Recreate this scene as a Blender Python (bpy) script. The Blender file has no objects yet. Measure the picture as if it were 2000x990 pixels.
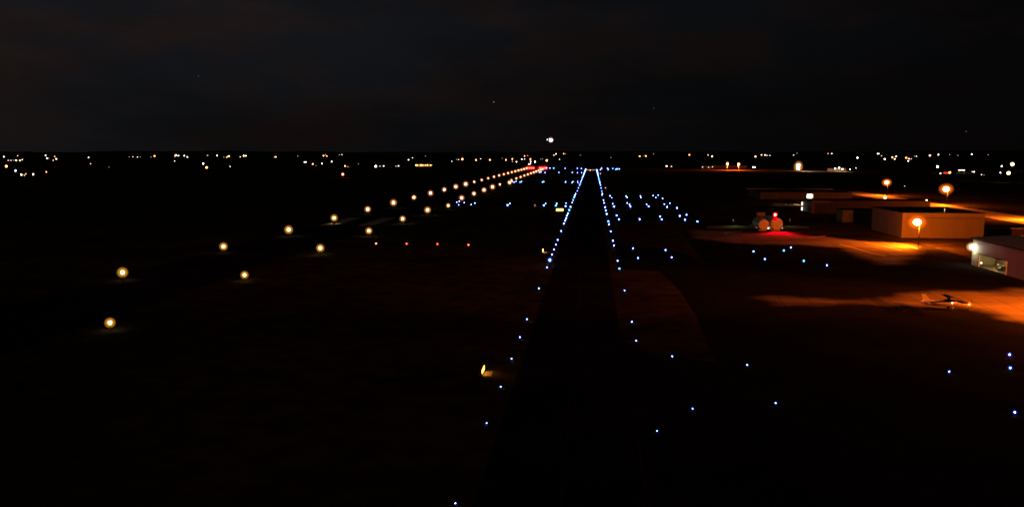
import bpy, bmesh, math, random
from mathutils import Vector, Matrix
R = math.radians
random.seed(7)
C = bpy.context.scene.collection
sc = bpy.context.scene

# ------------------------------------------------------------------ camera
F, H = 1547.0, 33.0                      # focal length in photo pixels, height of the camera above ground
PIT = math.atan(198 / F)
YAW = math.atan(156 * math.cos(PIT) / F)
cam = bpy.data.objects.new('camera', bpy.data.cameras.new('camera'))
C.objects.link(cam)
cam.location = (0, 0, H)
cam.rotation_euler = (math.pi / 2 - PIT, 0, YAW)
cam.data.lens = 36 * F / 2000
cam.data.sensor_width = 36
cam.data.clip_end = 120000
cam.data.clip_start = 0.5
sc.camera = cam
CM = Matrix.Rotation(YAW, 3, 'Z') @ Matrix.Rotation(math.pi / 2 - PIT, 3, 'X')


def ray(px, py):
    return (CM @ Vector((px - 1000, 495 - py, -F))).normalized()


def G(px, py, z=0.0):                    # where the sight line meets the level z
    d = ray(px, py)
    t = (z - H) / d.z
    return Vector((d.x * t, d.y * t, z))


def D(px, py, dist):                     # the point on the sight line at ground distance dist
    d = ray(px, py)
    return Vector((0, 0, H)) + d * (dist / math.hypot(d.x, d.y))


# ------------------------------------------------------------------ materials
def mat(name, col, rough=0.8, metal=0.0, var=0.25, scale=0.6, bump=0.0, col2=None, stretch=None):
    m = bpy.data.materials.new(name); m.use_nodes = True
    nt = m.node_tree; b = nt.nodes['Principled BSDF']
    b.inputs['Roughness'].default_value = rough
    b.inputs['Metallic'].default_value = metal
    b.inputs['Specular IOR Level'].default_value = 0.25
    tc = nt.nodes.new('ShaderNodeTexCoord')
    mp = nt.nodes.new('ShaderNodeMapping')
    nt.links.new(tc.outputs['Object'], mp.inputs['Vector'])
    if stretch: mp.inputs['Scale'].default_value = stretch
    n = nt.nodes.new('ShaderNodeTexNoise'); n.inputs['Scale'].default_value = scale; n.inputs['Detail'].default_value = 8
    n.inputs['Roughness'].default_value = 0.65
    nt.links.new(mp.outputs['Vector'], n.inputs['Vector'])
    r = nt.nodes.new('ShaderNodeValToRGB')
    c2 = col2 or tuple(c * (1 - var) for c in col)
    k = 1 + var
    r.color_ramp.elements[0].position = 0.32; r.color_ramp.elements[0].color = (*c2, 1)
    r.color_ramp.elements[1].position = 0.68; r.color_ramp.elements[1].color = (*[min(1, c * (k if not col2 else 1)) for c in col], 1)
    nt.links.new(n.outputs['Fac'], r.inputs['Fac']); nt.links.new(r.outputs['Color'], b.inputs['Base Color'])
    if bump:
        bp = nt.nodes.new('ShaderNodeBump'); bp.inputs['Strength'].default_value = bump
        nt.links.new(n.outputs['Fac'], bp.inputs['Height']); nt.links.new(bp.outputs['Normal'], b.inputs['Normal'])
    return m


def ribbed(name, col, per=1.2, rough=0.55):          # sheet-metal cladding: vertical ribs and a little dirt
    m = mat(name, col, rough, 0.0, 0.18, 0.12, stretch=(1, 1, 0.3))
    nt = m.node_tree; b = nt.nodes['Principled BSDF']
    tc = nt.nodes.new('ShaderNodeTexCoord'); sx = nt.nodes.new('ShaderNodeSeparateXYZ')
    nt.links.new(tc.outputs['Object'], sx.inputs['Vector'])
    a = nt.nodes.new('ShaderNodeMath'); a.operation = 'ADD'
    nt.links.new(sx.outputs['X'], a.inputs[0]); nt.links.new(sx.outputs['Y'], a.inputs[1])
    s = nt.nodes.new('ShaderNodeMath'); s.operation = 'MULTIPLY'; s.inputs[1].default_value = 2 * math.pi / per
    nt.links.new(a.outputs[0], s.inputs[0])
    w = nt.nodes.new('ShaderNodeMath'); w.operation = 'SINE'; nt.links.new(s.outputs[0], w.inputs[0])
    bp = nt.nodes.new('ShaderNodeBump'); bp.inputs['Strength'].default_value = 0.25; bp.inputs['Distance'].default_value = 0.03
    nt.links.new(w.outputs[0], bp.inputs['Height']); nt.links.new(bp.outputs['Normal'], b.inputs['Normal'])
    return m


_em = {}
def glow(col, s, sampled=False):
    key = (tuple(round(c, 3) for c in col), round(s, 2), sampled)
    if key in _em: return _em[key]
    m = bpy.data.materials.new('lamp_light'); m.use_nodes = True
    nt = m.node_tree
    for n in list(nt.nodes): nt.nodes.remove(n)
    o = nt.nodes.new('ShaderNodeOutputMaterial'); e = nt.nodes.new('ShaderNodeEmission')
    e.inputs['Color'].default_value = (*col, 1); e.inputs['Strength'].default_value = s
    nt.links.new(e.outputs[0], o.inputs['Surface'])
    m.cycles.emission_sampling = 'AUTO' if sampled else 'NONE'
    _em[key] = m
    return m


_gl = {}
def halo_globe(col, s):                   # halo round a lamp, painted as a see-through emitting globe
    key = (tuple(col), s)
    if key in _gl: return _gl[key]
    m = bpy.data.materials.new('halo_globe'); m.use_nodes = True; nt = m.node_tree
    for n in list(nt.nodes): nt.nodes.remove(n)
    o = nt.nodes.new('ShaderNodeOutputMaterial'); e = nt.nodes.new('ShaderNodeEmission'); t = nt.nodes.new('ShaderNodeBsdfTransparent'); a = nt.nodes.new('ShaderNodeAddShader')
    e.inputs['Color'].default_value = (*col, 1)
    lw = nt.nodes.new('ShaderNodeLayerWeight'); lw.inputs['Blend'].default_value = 0.5      # halo brightest at the middle, fading to the rim
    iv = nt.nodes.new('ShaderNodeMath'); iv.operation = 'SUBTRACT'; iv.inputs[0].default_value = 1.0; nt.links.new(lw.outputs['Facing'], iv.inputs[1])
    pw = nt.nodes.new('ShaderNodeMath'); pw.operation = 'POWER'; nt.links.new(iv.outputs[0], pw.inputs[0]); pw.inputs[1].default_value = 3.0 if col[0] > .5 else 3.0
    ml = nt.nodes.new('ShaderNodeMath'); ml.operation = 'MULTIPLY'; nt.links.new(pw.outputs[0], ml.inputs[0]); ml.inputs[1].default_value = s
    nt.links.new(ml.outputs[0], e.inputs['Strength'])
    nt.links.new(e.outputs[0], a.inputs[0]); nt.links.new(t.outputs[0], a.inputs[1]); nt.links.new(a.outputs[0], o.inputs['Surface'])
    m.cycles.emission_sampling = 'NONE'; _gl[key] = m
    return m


M = dict(
    grass=None,
    asphalt=mat('asphalt', (0.016, 0.016, 0.017), 0.9, var=0.3, scale=0.08),
    runway=mat('runway_asphalt', (0.022, 0.021, 0.020), 0.9, var=0.3, scale=0.06),
    concrete=None,
    paint=mat('white_paint', (0.42, 0.42, 0.40), 0.7, var=0.15, scale=0.25),
    wornpaint=mat('worn_white_paint', (0.04, 0.04, 0.037), 0.8, var=0.5, scale=0.5),
    yellow=mat('worn_yellow_paint', (0.03, 0.023, 0.008), 0.8, var=0.5, scale=0.5),
    steel=mat('galvanised_steel', (0.30, 0.31, 0.32), 0.45, 0.6, 0.2, 1.5),
    dark=mat('dark_metal', (0.03, 0.03, 0.032), 0.5, 0.3, 0.3, 2),
    wall=ribbed('cream_cladding', (0.155, 0.14, 0.105), 2.4),
    wall2=ribbed('tan_cladding', (0.11, 0.09, 0.07)),
    wall4=ribbed('rust_cladding', (0.06, 0.045, 0.03)),
    wall3=ribbed('grey_cladding', (0.14, 0.15, 0.11)),
    white=ribbed('white_cladding', (0.34, 0.36, 0.28)),
    roof=ribbed('dark_roof_sheet', (0.045, 0.043, 0.042), 0.9),
    palroof=ribbed('pale_roof_sheet', (0.50, 0.47, 0.40), 0.9),
    trim=mat('brown_trim', (0.05, 0.04, 0.035), 0.7),
    skin=mat('aircraft_paint', (0.75, 0.74, 0.70), 0.3, 0, 0.06, 0.8),
    wing=mat('dark_wing', (.10, .105, .10), .6, 0, .1, .8),  # wings darker than the pale fuselage
    stripe=mat('red_stripe_paint', (0.25, 0.03, 0.025), 0.35, 0, 0.1, 0.8),
    glass=mat('dark_glass', (0.012, 0.014, 0.016), 0.12, 0, 0.1, 1),
    rubber=mat('rubber', (0.02, 0.02, 0.02), 0.8),
    tank=mat('tank_paint', (0.42, 0.42, 0.40), 0.45, 0, 0.15, 0.5),
    car1=mat('silver_paint', (0.45, 0.44, 0.42), 0.3, 0.2),
    car2=mat('maroon_paint', (0.35, 0.22, 0.17), 0.3, 0.2),
    lot=mat('lot_concrete', (.28, .25, .20), .85, var=.3, scale=.1),
    pad=mat('sign_pad_concrete', (.22, .20, .17), .9),
    floor=mat('hangar_floor', (0.16, 0.14, 0.11), 0.6, var=0.3, scale=0.5),
)


def ground_mat():
    m = mat('night_grass', (0.105, 0.080, 0.032), 0.95, var=0, scale=0.03, col2=(0.028, 0.030, 0.012), bump=0.0)
    nt = m.node_tree; b = nt.nodes['Principled BSDF']
    ramp = [n for n in nt.nodes if n.type == 'VALTORGB'][0]
    n2 = nt.nodes.new('ShaderNodeTexNoise'); n2.inputs['Scale'].default_value = 0.22; n2.inputs['Detail'].default_value = 10
    mp = [n for n in nt.nodes if n.type == 'MAPPING'][0]
    nt.links.new(mp.outputs['Vector'], n2.inputs['Vector'])
    mx = nt.nodes.new('ShaderNodeMix'); mx.data_type = 'RGBA'; mx.blend_type = 'MULTIPLY'; mx.inputs[0].default_value = 0.8
    r2 = nt.nodes.new('ShaderNodeValToRGB'); r2.color_ramp.elements[0].position = 0.35; r2.color_ramp.elements[1].position = 0.65
    r2.color_ramp.elements[0].color = (0.35, 0.35, 0.3, 1)
    nt.links.new(n2.outputs['Fac'], r2.inputs['Fac'])
    nt.links.new(ramp.outputs['Color'], mx.inputs[6]); nt.links.new(r2.outputs['Color'], mx.inputs[7])
    nt.links.new(mx.outputs[2], b.inputs['Base Color'])
    return m


def concrete_mat():
    m = mat('apron_concrete', (0.42, 0.37, 0.30), 0.85, var=0, scale=0.07, col2=(0.19, 0.165, 0.13), stretch=(.45, 1.3, 1))
    nt = m.node_tree; b = nt.nodes['Principled BSDF']
    ramp = [n for n in nt.nodes if n.type == 'VALTORGB'][0]
    tc = [n for n in nt.nodes if n.type == 'TEX_COORD'][0]
    rot = nt.nodes.new('ShaderNodeMapping'); rot.inputs['Rotation'].default_value = (0, 0, R(4))
    nt.links.new(tc.outputs['Object'], rot.inputs['Vector'])
    br = nt.nodes.new('ShaderNodeTexBrick'); br.offset = 0
    br.inputs['Color1'].default_value = (1, 1, 1, 1); br.inputs['Color2'].default_value = (0.72, 0.72, 0.72, 1)
    br.inputs['Mortar'].default_value = (0.25, 0.25, 0.25, 1)
    br.inputs['Scale'].default_value = 1.0; br.inputs['Mortar Size'].default_value = 0.09
    br.inputs['Brick Width'].default_value = 6; br.inputs['Row Height'].default_value = 6
    nt.links.new(rot.outputs['Vector'], br.inputs['Vector'])
    mx = nt.nodes.new('ShaderNodeMix'); mx.data_type = 'RGBA'; mx.blend_type = 'MULTIPLY'; mx.inputs[0].default_value = 0.9
    nt.links.new(ramp.outputs['Color'], mx.inputs[6]); nt.links.new(br.outputs['Color'], mx.inputs[7])
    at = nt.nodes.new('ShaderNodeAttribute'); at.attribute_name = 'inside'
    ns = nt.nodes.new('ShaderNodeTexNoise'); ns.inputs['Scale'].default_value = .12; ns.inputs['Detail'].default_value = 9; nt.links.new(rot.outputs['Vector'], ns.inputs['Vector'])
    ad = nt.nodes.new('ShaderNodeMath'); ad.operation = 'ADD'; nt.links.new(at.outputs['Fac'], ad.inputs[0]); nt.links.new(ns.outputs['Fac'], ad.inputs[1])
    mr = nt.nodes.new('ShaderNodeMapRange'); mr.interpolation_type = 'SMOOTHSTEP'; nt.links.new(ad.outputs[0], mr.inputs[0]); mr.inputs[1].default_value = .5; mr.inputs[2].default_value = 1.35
    m2 = nt.nodes.new('ShaderNodeMix'); m2.data_type = 'RGBA'; nt.links.new(mr.outputs[0], m2.inputs[0]); m2.inputs[6].default_value = (.018, .018, .018, 1); nt.links.new(mx.outputs[2], m2.inputs[7])  # colour darkens towards the slab edge, a painted light falloff
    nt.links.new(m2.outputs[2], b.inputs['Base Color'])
    return m


M['grass'] = ground_mat()
M['concrete'] = concrete_mat()


# ------------------------------------------------------------------ mesh helpers
class MB:
    def __init__(s): s.bm = bmesh.new()
    def box(s, x0, x1, y0, y1, z0, z1, mi=0):
        v = [s.bm.verts.new(p) for p in ((x0, y0, z0), (x1, y0, z0), (x1, y1, z0), (x0, y1, z0), (x0, y0, z1), (x1, y0, z1), (x1, y1, z1), (x0, y1, z1))]
        for f in ((0, 3, 2, 1), (4, 5, 6, 7), (0, 1, 5, 4), (1, 2, 6, 5), (2, 3, 7, 6), (3, 0, 4, 7)):
            s.bm.faces.new([v[i] for i in f]).material_index = mi
        return s
    def tube(s, pts, rad, n=10, mi=0, cap=True):
        pts = [Vector(p) for p in pts]
        rad = rad if isinstance(rad, (list, tuple)) else [rad] * len(pts)
        rings = []
        for i, p in enumerate(pts):
            t = (pts[min(i + 1, len(pts) - 1)] - pts[max(i - 1, 0)]).normalized()
            a = t.cross(Vector((0, 0, 1)))
            if a.length < 1e-3: a = t.cross(Vector((0, 1, 0)))
            a.normalize(); b = t.cross(a)
            rings.append([s.bm.verts.new(p + (a * math.cos(k * 2 * math.pi / n) + b * math.sin(k * 2 * math.pi / n)) * rad[i]) for k in range(n)])
        for i in range(len(rings) - 1):
            for k in range(n):
                f = s.bm.faces.new((rings[i][k], rings[i][(k + 1) % n], rings[i + 1][(k + 1) % n], rings[i + 1][k])); f.material_index = mi; f.smooth = True
        if cap:
            s.bm.faces.new(rings[0][::-1]).material_index = mi
            s.bm.faces.new(rings[-1]).material_index = mi
        return s
    def loft(s, rings, mi=0, cap=True, smooth=True):     # closed rings with the same number of points
        rr = [[s.bm.verts.new(p) for p in r] for r in rings]; n = len(rr[0])
        for i in range(len(rr) - 1):
            for k in range(n):
                f = s.bm.faces.new((rr[i][k], rr[i][(k + 1) % n], rr[i + 1][(k + 1) % n], rr[i + 1][k])); f.material_index = mi; f.smooth = smooth
        if cap:
            s.bm.faces.new(rr[0][::-1]).material_index = mi; s.bm.faces.new(rr[-1]).material_index = mi
        return s
    def ball(s, c, r, mi=0, sq=1.0, n=10):
        ret = bmesh.ops.create_uvsphere(s.bm, u_segments=n, v_segments=max(6, n // 2 + 2), radius=r, matrix=Matrix.Translation(c) @ Matrix.Diagonal((1, 1, sq, 1)))
        fs = set(f for v in ret['verts'] for f in v.link_faces)
        for f in fs: f.material_index = mi; f.smooth = True
        return s
    def poly(s, pts, mi=0):
        s.bm.faces.new([s.bm.verts.new(p) for p in pts]).material_index = mi
        return s
    def prism(s, pts, y0, y1, mi=0):                     # outline in x,z pushed along y
        a = [s.bm.verts.new((p[0], y0, p[1])) for p in pts]; b = [s.bm.verts.new((p[0], y1, p[1])) for p in pts]; n = len(pts)
        s.bm.faces.new(a).material_index = mi; s.bm.faces.new(b[::-1]).material_index = mi
        for k in range(n): s.bm.faces.new((a[k], b[k], b[(k + 1) % n], a[(k + 1) % n])).material_index = mi
        return s
    def mesh(s, name, mats):
        bmesh.ops.recalc_face_normals(s.bm, faces=s.bm.faces)
        me = bpy.data.meshes.new(name); s.bm.to_mesh(me); s.bm.free()
        for m in (mats if isinstance(mats, (list, tuple)) else [mats]): me.materials.append(m)
        return me
    def build(s, name, mats, parent=None, loc=None):
        return put(name, s.mesh(name, mats), parent, loc)


def put(name, me, parent=None, loc=None):
    o = bpy.data.objects.new(name, me); C.objects.link(o)
    if parent: o.parent = parent
    if loc is not None: o.location = loc
    return o


def tag(o, label=None, cat=None, group=None, kind=None):
    if label: o['label'] = label
    if cat: o['category'] = cat
    if group: o['group'] = group
    if kind: o['kind'] = kind
    return o


def thing(name, loc, label, cat, group=None, rz=0, s=1.0):
    o = bpy.data.objects.new(name, None); C.objects.link(o)
    o.location = loc; o.rotation_euler = (0, 0, rz); o.scale = (s, s, s); o.empty_display_size = 0.5
    return tag(o, label, cat, group)


def lamp(kind, col, power, loc, parent=None, radius=0.2, name='lamp_glow', spot=None, aim=None, blend=0.4):
    l = bpy.data.lights.new(name, kind); l.color = col; l.energy = power; l.shadow_soft_size = radius
    if spot: l.spot_size = spot; l.spot_blend = blend
    o = bpy.data.objects.new(name, l); C.objects.link(o)
    if parent: o.parent = parent
    o.location = loc
    if aim is not None: o.rotation_euler = Vector(aim).to_track_quat('-Z', 'Y').to_euler()
    return o


ONES = ['', 'first', 'second', 'third', 'fourth', 'fifth', 'sixth', 'seventh', 'eighth', 'ninth', 'tenth', 'eleventh', 'twelfth', 'thirteenth',
        'fourteenth', 'fifteenth', 'sixteenth', 'seventeenth', 'eighteenth', 'nineteenth']
TENS = {20: ('twentieth', 'twenty'), 30: ('thirtieth', 'thirty'), 40: ('fortieth', 'forty'), 50: ('fiftieth', 'fifty'), 60: ('sixtieth', 'sixty')}
def nth(n):
    if n < 20: return ONES[n]
    t = n // 10 * 10
    return TENS[t][0] if n == t else TENS[t][1] + '-' + ONES[n - t]


# ------------------------------------------------------------------ ground, runway, taxiways
def sheet(name, pts, z, m, kind='structure'):
    bm = MB(); bm.poly([(p[0], p[1], z) for p in pts]); o = bm.build(name, m)
    for p in o.data.polygons:
        if p.normal.z < 0: p.flip()
    return tag(o, kind=kind)


g = MB(); L = 45000
xs = [-L, -6000, -1500, -400, 0, 400, 1500, 6000, L]; ys = [-3000, -300, 0, 200, 500, 1200, 3000, 9000, 2 * L]
vv = [[g.bm.verts.new((x, y, 0)) for x in xs] for y in ys]
for i in range(len(ys) - 1):
    for j in range(len(xs) - 1): g.bm.faces.new((vv[i][j], vv[i][j + 1], vv[i + 1][j + 1], vv[i + 1][j]))
tag(g.build('ground', M['grass']), kind='structure')

RC = -110.9                                       # runway centre line
RW = 15.2
YE = 1585.0                                       # far end of the runway
sheet('runway', [(RC - RW, -200), (RC + RW, -200), (RC + RW, YE), (RC - RW, YE)], 0.012, M['runway'])
TX0, TX1 = -10.6, 5.6
sheet('taxiway', [(TX0, -100), (TX1, -100), (TX1, 1500), (TX0, 1500)], 0.012, M['asphalt'])
dM = MB()
y = 30
while y < YE - 60:
    dM.poly([(RC - .45, y, .018), (RC + .45, y, .018), (RC + .45, y + 36, .018), (RC - .45, y + 36, .018)]); y += 60
for s_ in (-1, 1):
    for k in range(4):
        x = RC + s_ * (3 + 3 * k); dM.poly([(x - .8, YE - 50, .018), (x + .8, YE - 50, .018), (x + .8, YE - 8, .018), (x - .8, YE - 8, .018)])
tag(dM.build('runway_marking', M['wornpaint']), kind='structure')
am = MB()
for a, b in ((-122.4, -115.6), (-105.0, -98.0)):
    am.poly([(a, 347, .018), (b, 347, .018), (b, 391, .018), (a, 391, .018)])
tag(am.build('aiming_point_marking', M['paint']), kind='structure')
cl = MB()
cl.poly([(-2.65, -100, .018), (-2.35, -100, .018), (-2.35, 1500, .018), (-2.65, 1500, .018)])
tag(cl.build('taxiway_centreline', M['yellow']), kind='structure')

def gp(l): return [tuple(G(x, y)[:2]) for x, y in l]
for nm, pts in (
    ('connector_taxiway', gp([(1212, 664), (1240, 676), (1290, 694), (1390, 706), (1460, 715), (1900, 737), (1960, 800), (1515, 790), (1352, 801), (1283, 846), (1262, 900), (1262, 930)])),
    ('connector_taxiway', gp([(1205, 524), (1290, 530), (1330, 570), (1357, 610), (1376, 655), (1390, 690), (1400, 706), (1560, 712), (1490, 640), (1462, 585), (1420, 540), (1340, 497), (1290, 484), (1204, 478)])),
    ('connector_taxiway', gp([(1380, 520), (1620, 522), (1660, 500), (1550, 480), (1470, 486), (1400, 500)])),
    ('connector_taxiway', gp([(880, 402), (1112, 403.5), (1115, 396.5), (890, 394.5)])),
    ('connector_taxiway', gp([(1179, 404.5), (1306, 405), (1325, 424), (1290, 430), (1186, 430), (1187, 420), (1280, 420), (1262, 409), (1180, 409)])),
    ('connector_taxiway', gp([(1176, 387), (1282, 387), (1365, 434), (1375, 430), (1290, 381), (1176, 381.5)])),
    ('connector_taxiway', gp([(1000, 357), (1131, 357.5), (1132, 354.5), (1004, 354)])),
    ('connector_taxiway', gp([(1052, 338), (1138, 338), (1139, 336.4), (1056, 336)]))):
    sheet(nm, pts, 0.008, M['asphalt'])

def slab(name, pts, z, m):               # concrete, its edge painted darker to fade like a pool of light
    bm = bmesh.new(); f = bm.faces.new([bm.verts.new((p[0], p[1], z)) for p in pts])
    if f.normal.z < 0 or f.calc_area() < 0: f.normal_flip()
    bm.normal_update()
    if f.normal.z < 0: f.normal_flip()
    bmesh.ops.subdivide_edges(bm, edges=bm.edges[:], cuts=2)
    me = bpy.data.meshes.new(name)
    n0 = [v.co.copy() for v in bm.verts]
    bmesh.ops.triangulate(bm, faces=bm.faces[:])
    for _ in range(4): bmesh.ops.subdivide_edges(bm, edges=[e for e in bm.edges if e.calc_length() > 4], cuts=1, use_grid_fill=True); bmesh.ops.triangulate(bm, faces=bm.faces[:])
    bm.to_mesh(me); 
    seg = [(Vector(pts[i][:2]), Vector(pts[(i + 1) % len(pts)][:2])) for i in range(len(pts))]
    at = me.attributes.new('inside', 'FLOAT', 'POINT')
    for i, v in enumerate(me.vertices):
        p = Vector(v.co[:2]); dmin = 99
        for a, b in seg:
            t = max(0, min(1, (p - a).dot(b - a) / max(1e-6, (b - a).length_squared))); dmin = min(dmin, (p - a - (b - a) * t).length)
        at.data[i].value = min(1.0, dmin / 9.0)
    bm.free(); me.materials.append(m); return tag(put(name, me), kind='structure')
sheet('apron_asphalt', [(6, 40), (260, 40), (260, 182), (119, 182), (119, 300), (110, 330), (50, 330), (36, 300), (34, 226), (21.5, 222), (21.5, 104), (6, 104)], .004, M['asphalt'])  # asphalt, spread on over grass to paint the unlit ground dark

# the concrete aprons
slab('apron', gp([(1330, 446), (1400, 449), (1500, 455), (1560, 457), (1610, 461), (1700, 470), (1785, 474), (1806, 484), (1812, 494), (1796, 512), (1770, 522),
                   (1700, 517), (1655, 500), (1625, 485), (1560, 480), (1440, 478), (1340, 466)]), 0.016, M['concrete'])
slab('hangar_ramp', gp([(1500, 572), (1570, 579), (1700, 580), (1770, 566), (1850, 563), (1930, 562), (2000, 558), (2200, 570), (2260, 640), (2050, 650), (1930, 622),
                         (1880, 604), (1800, 604), (1700, 598), (1600, 602), (1500, 598), (1450, 580)]), 0.016, M['concrete'])  # left end is pale slab over grass, imitating a faint lit patch
sheet('grass_verge', gp([(1380, 441), (1470, 441.2), (1580, 441.5), (1580, 446.5), (1470, 447), (1380, 446)]), 0.020, mat('bright_turf', (0.12, 0.15, 0.03), 0.95, var=0.4, scale=0.4))
sheet('street', [(198, 320), (222, 320), (224, 690), (205, 690)], 0.016, mat('pale_road', (0.34, 0.30, 0.24), 0.85, var=0.35, scale=0.12))
sheet('driveway', gp([(1500, 403), (1512, 400.2), (1566, 399.8), (1568, 402.8)]), 0.016, M['lot'])


lm = MB()
for l in ([(1578, 463.6), (1588, 463.2), (1598, 462.6), (1606, 461.5), (1613, 460.3)], [(1416, 457), (1418, 454.5), (1428, 452.5), (1450, 451.5)], [(1640, 477), (1668, 484), (1700, 494), (1730, 500)], [(1690, 474), (1725, 480), (1760, 489)], [(1745, 474.5), (1775, 480), (1792, 486)]):
    q = [G(*a) for a in l]
    for a, b in zip(q, q[1:]):
        nrm = (b - a).cross(Vector((0, 0, 1))).normalized() * .35
        lm.poly([(a - nrm).to_tuple()[:2] + (.022,), (b - nrm).to_tuple()[:2] + (.022,), (b + nrm).to_tuple()[:2] + (.022,), (a + nrm).to_tuple()[:2] + (.022,)])
tag(lm.build('apron_marking', mat('apron_line_paint', (.8, .7, .5), .8, var=.3, scale=.5)), kind='structure')

# low rolling ground along the horizon
hb = MB(); prev = None
for i in range(241):
    a = R(-62 + i * .5)
    rr = 9300 + 500 * math.sin(i * .37)
    z = 35 + 7 * math.sin(i * .11) + 4 * math.sin(i * .53 + 1) + random.uniform(-3, 5) + (8 if i > 150 else 0)
    c = [hb.bm.verts.new((rr * k * math.sin(a), rr * k * math.cos(a), zz)) for k, zz in ((.93, -.5), (1.0, z), (1.12, z * .8), (1.25, -.5))]
    if prev:
        for k in range(3): hb.bm.faces.new((prev[k], c[k], c[k + 1], prev[k + 1]))
    prev = c
tag(hb.build('far_hills', M['grass']), kind='structure')


# ------------------------------------------------------------------ edge lights
BL = [(0.0, 0.03, 1.0), (0.0, 0.10, 1.0), (0.0, 0.015, 1.0), (0.0, 0.36, 1.0)]
def fixture_meshes(glass, bulb, s, wide=False):
    return (MB().tube([(0, 0, 0), (0, 0, .05)], .10, 10).tube([(0, 0, .05), (0, 0, .22)], .03, 8).mesh('stake', M['dark']),
            MB().ball((0, 0, .34), (.18 if not wide else .24), n=16).mesh('lens', glass), MB().ball((0, 0, .34), .045 if not wide else .072, n=10).mesh('bulb', glow(bulb, s)))  # oversized lens ball carries the painted halo of the bulb
_fx = {}
def edge_light(px, py, label, group, col, s, cat='taxiway light', k=1.0, name='taxiway_light'):
    p = G(px, py, 0.35)
    warm = col[2] < .9
    d = math.hypot(p.x, p.y)
    size = max(0.8, k * (2.3 if warm else 2.0) * d / 792 / 0.25)
    p = G(px, py, .34 * size); p.z = 0
    r = thing(name, p, label, cat, group, 0, size)
    key = (tuple(col), s)
    if key not in _fx:
        white = (.62, .82, 1.0) if not warm else tuple(min(1, c * .6 + .4) for c in col) if col[1] > .3 else (1, .10, .07)
        if not warm and col[1] > .35: white = (.25, .85, 1.0)
        _fx[key] = fixture_meshes(halo_globe(col if not warm else (1, col[1] * .62, col[2] * .2), .85 if not warm else .5), white, s, warm)
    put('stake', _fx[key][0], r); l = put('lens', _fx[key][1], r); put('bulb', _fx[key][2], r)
    return r


def blue(): return random.choice(BL[:3] * 4 + [BL[3]])

# left and right edges of the long parallel taxiway, nearest first
leftrow = [982, 825.5, 754.5, 700, 658, 623, 563, 521.9, 507.8, 496.7, 487, 477.9, 468.6, 451.2, 436.7, 431, 426, 421.1, 417, 410.4, 404.1, 395.7, 390.8, 386, 383.5,
           381, 378.5, 373, 367.2, 361.9, 359.3, 356.3, 353.8, 350.8, 347.8, 345.2, 343, 341.2, 339.6, 338, 336.6, 335.2, 334, 332.8, 331.6, 330.6]
rightrow = [664.5, 628, 567, 524.4, 509.3, 479, 470, 452, 437.8, 432.3, 418.2, 411, 404.6, 396.4, 391.3, 380.8, 378.4, 373.5, 367.5, 361.7, 358.2, 356.4, 354.4, 351, 348,
            345.5, 343.4, 341.6, 340, 338.6, 337.3, 336, 334.8, 333.6, 332.6, 331.8]
for i, yy in enumerate(leftrow):
    big = abs(yy - 507.8) < .1
    x = 1156 - .389 * (yy - 297) if yy > 375 else 1156 - (.389 + (.385 - .389) * 0) * (yy - 297) + (1.2 if yy < 375 else 0)
    edge_light(x, yy, ('largest, brightest blue light' if big else 'blue taxiway light') + ' on the left edge of the long taxiway, ' + ('eighth after the nearest' if big else ('nearest to the camera' if i == 0 else nth(i + 1) + ' from the camera')),
               'blue lights down the left edge of the long taxiway', (0.0, 0.13, 1.0) if big else blue(), 30 if big else (20 if yy > 375 else 9), k=1.9 if big else 1.0 if yy > 400 else .7)
for i, yy in enumerate(rightrow):
    edge_light(1156 + .2345 * (yy - 297) + (.5 if yy > 380 else 1.5), yy, 'blue taxiway light on the right edge of the long taxiway, ' + ('nearest to the camera' if i == 0 else nth(i + 1) + ' from the camera'),
               'blue lights down the right edge of the long taxiway', blue(), 20 if yy > 375 else 9, k=1.0 if yy > 400 else .7)

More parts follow.
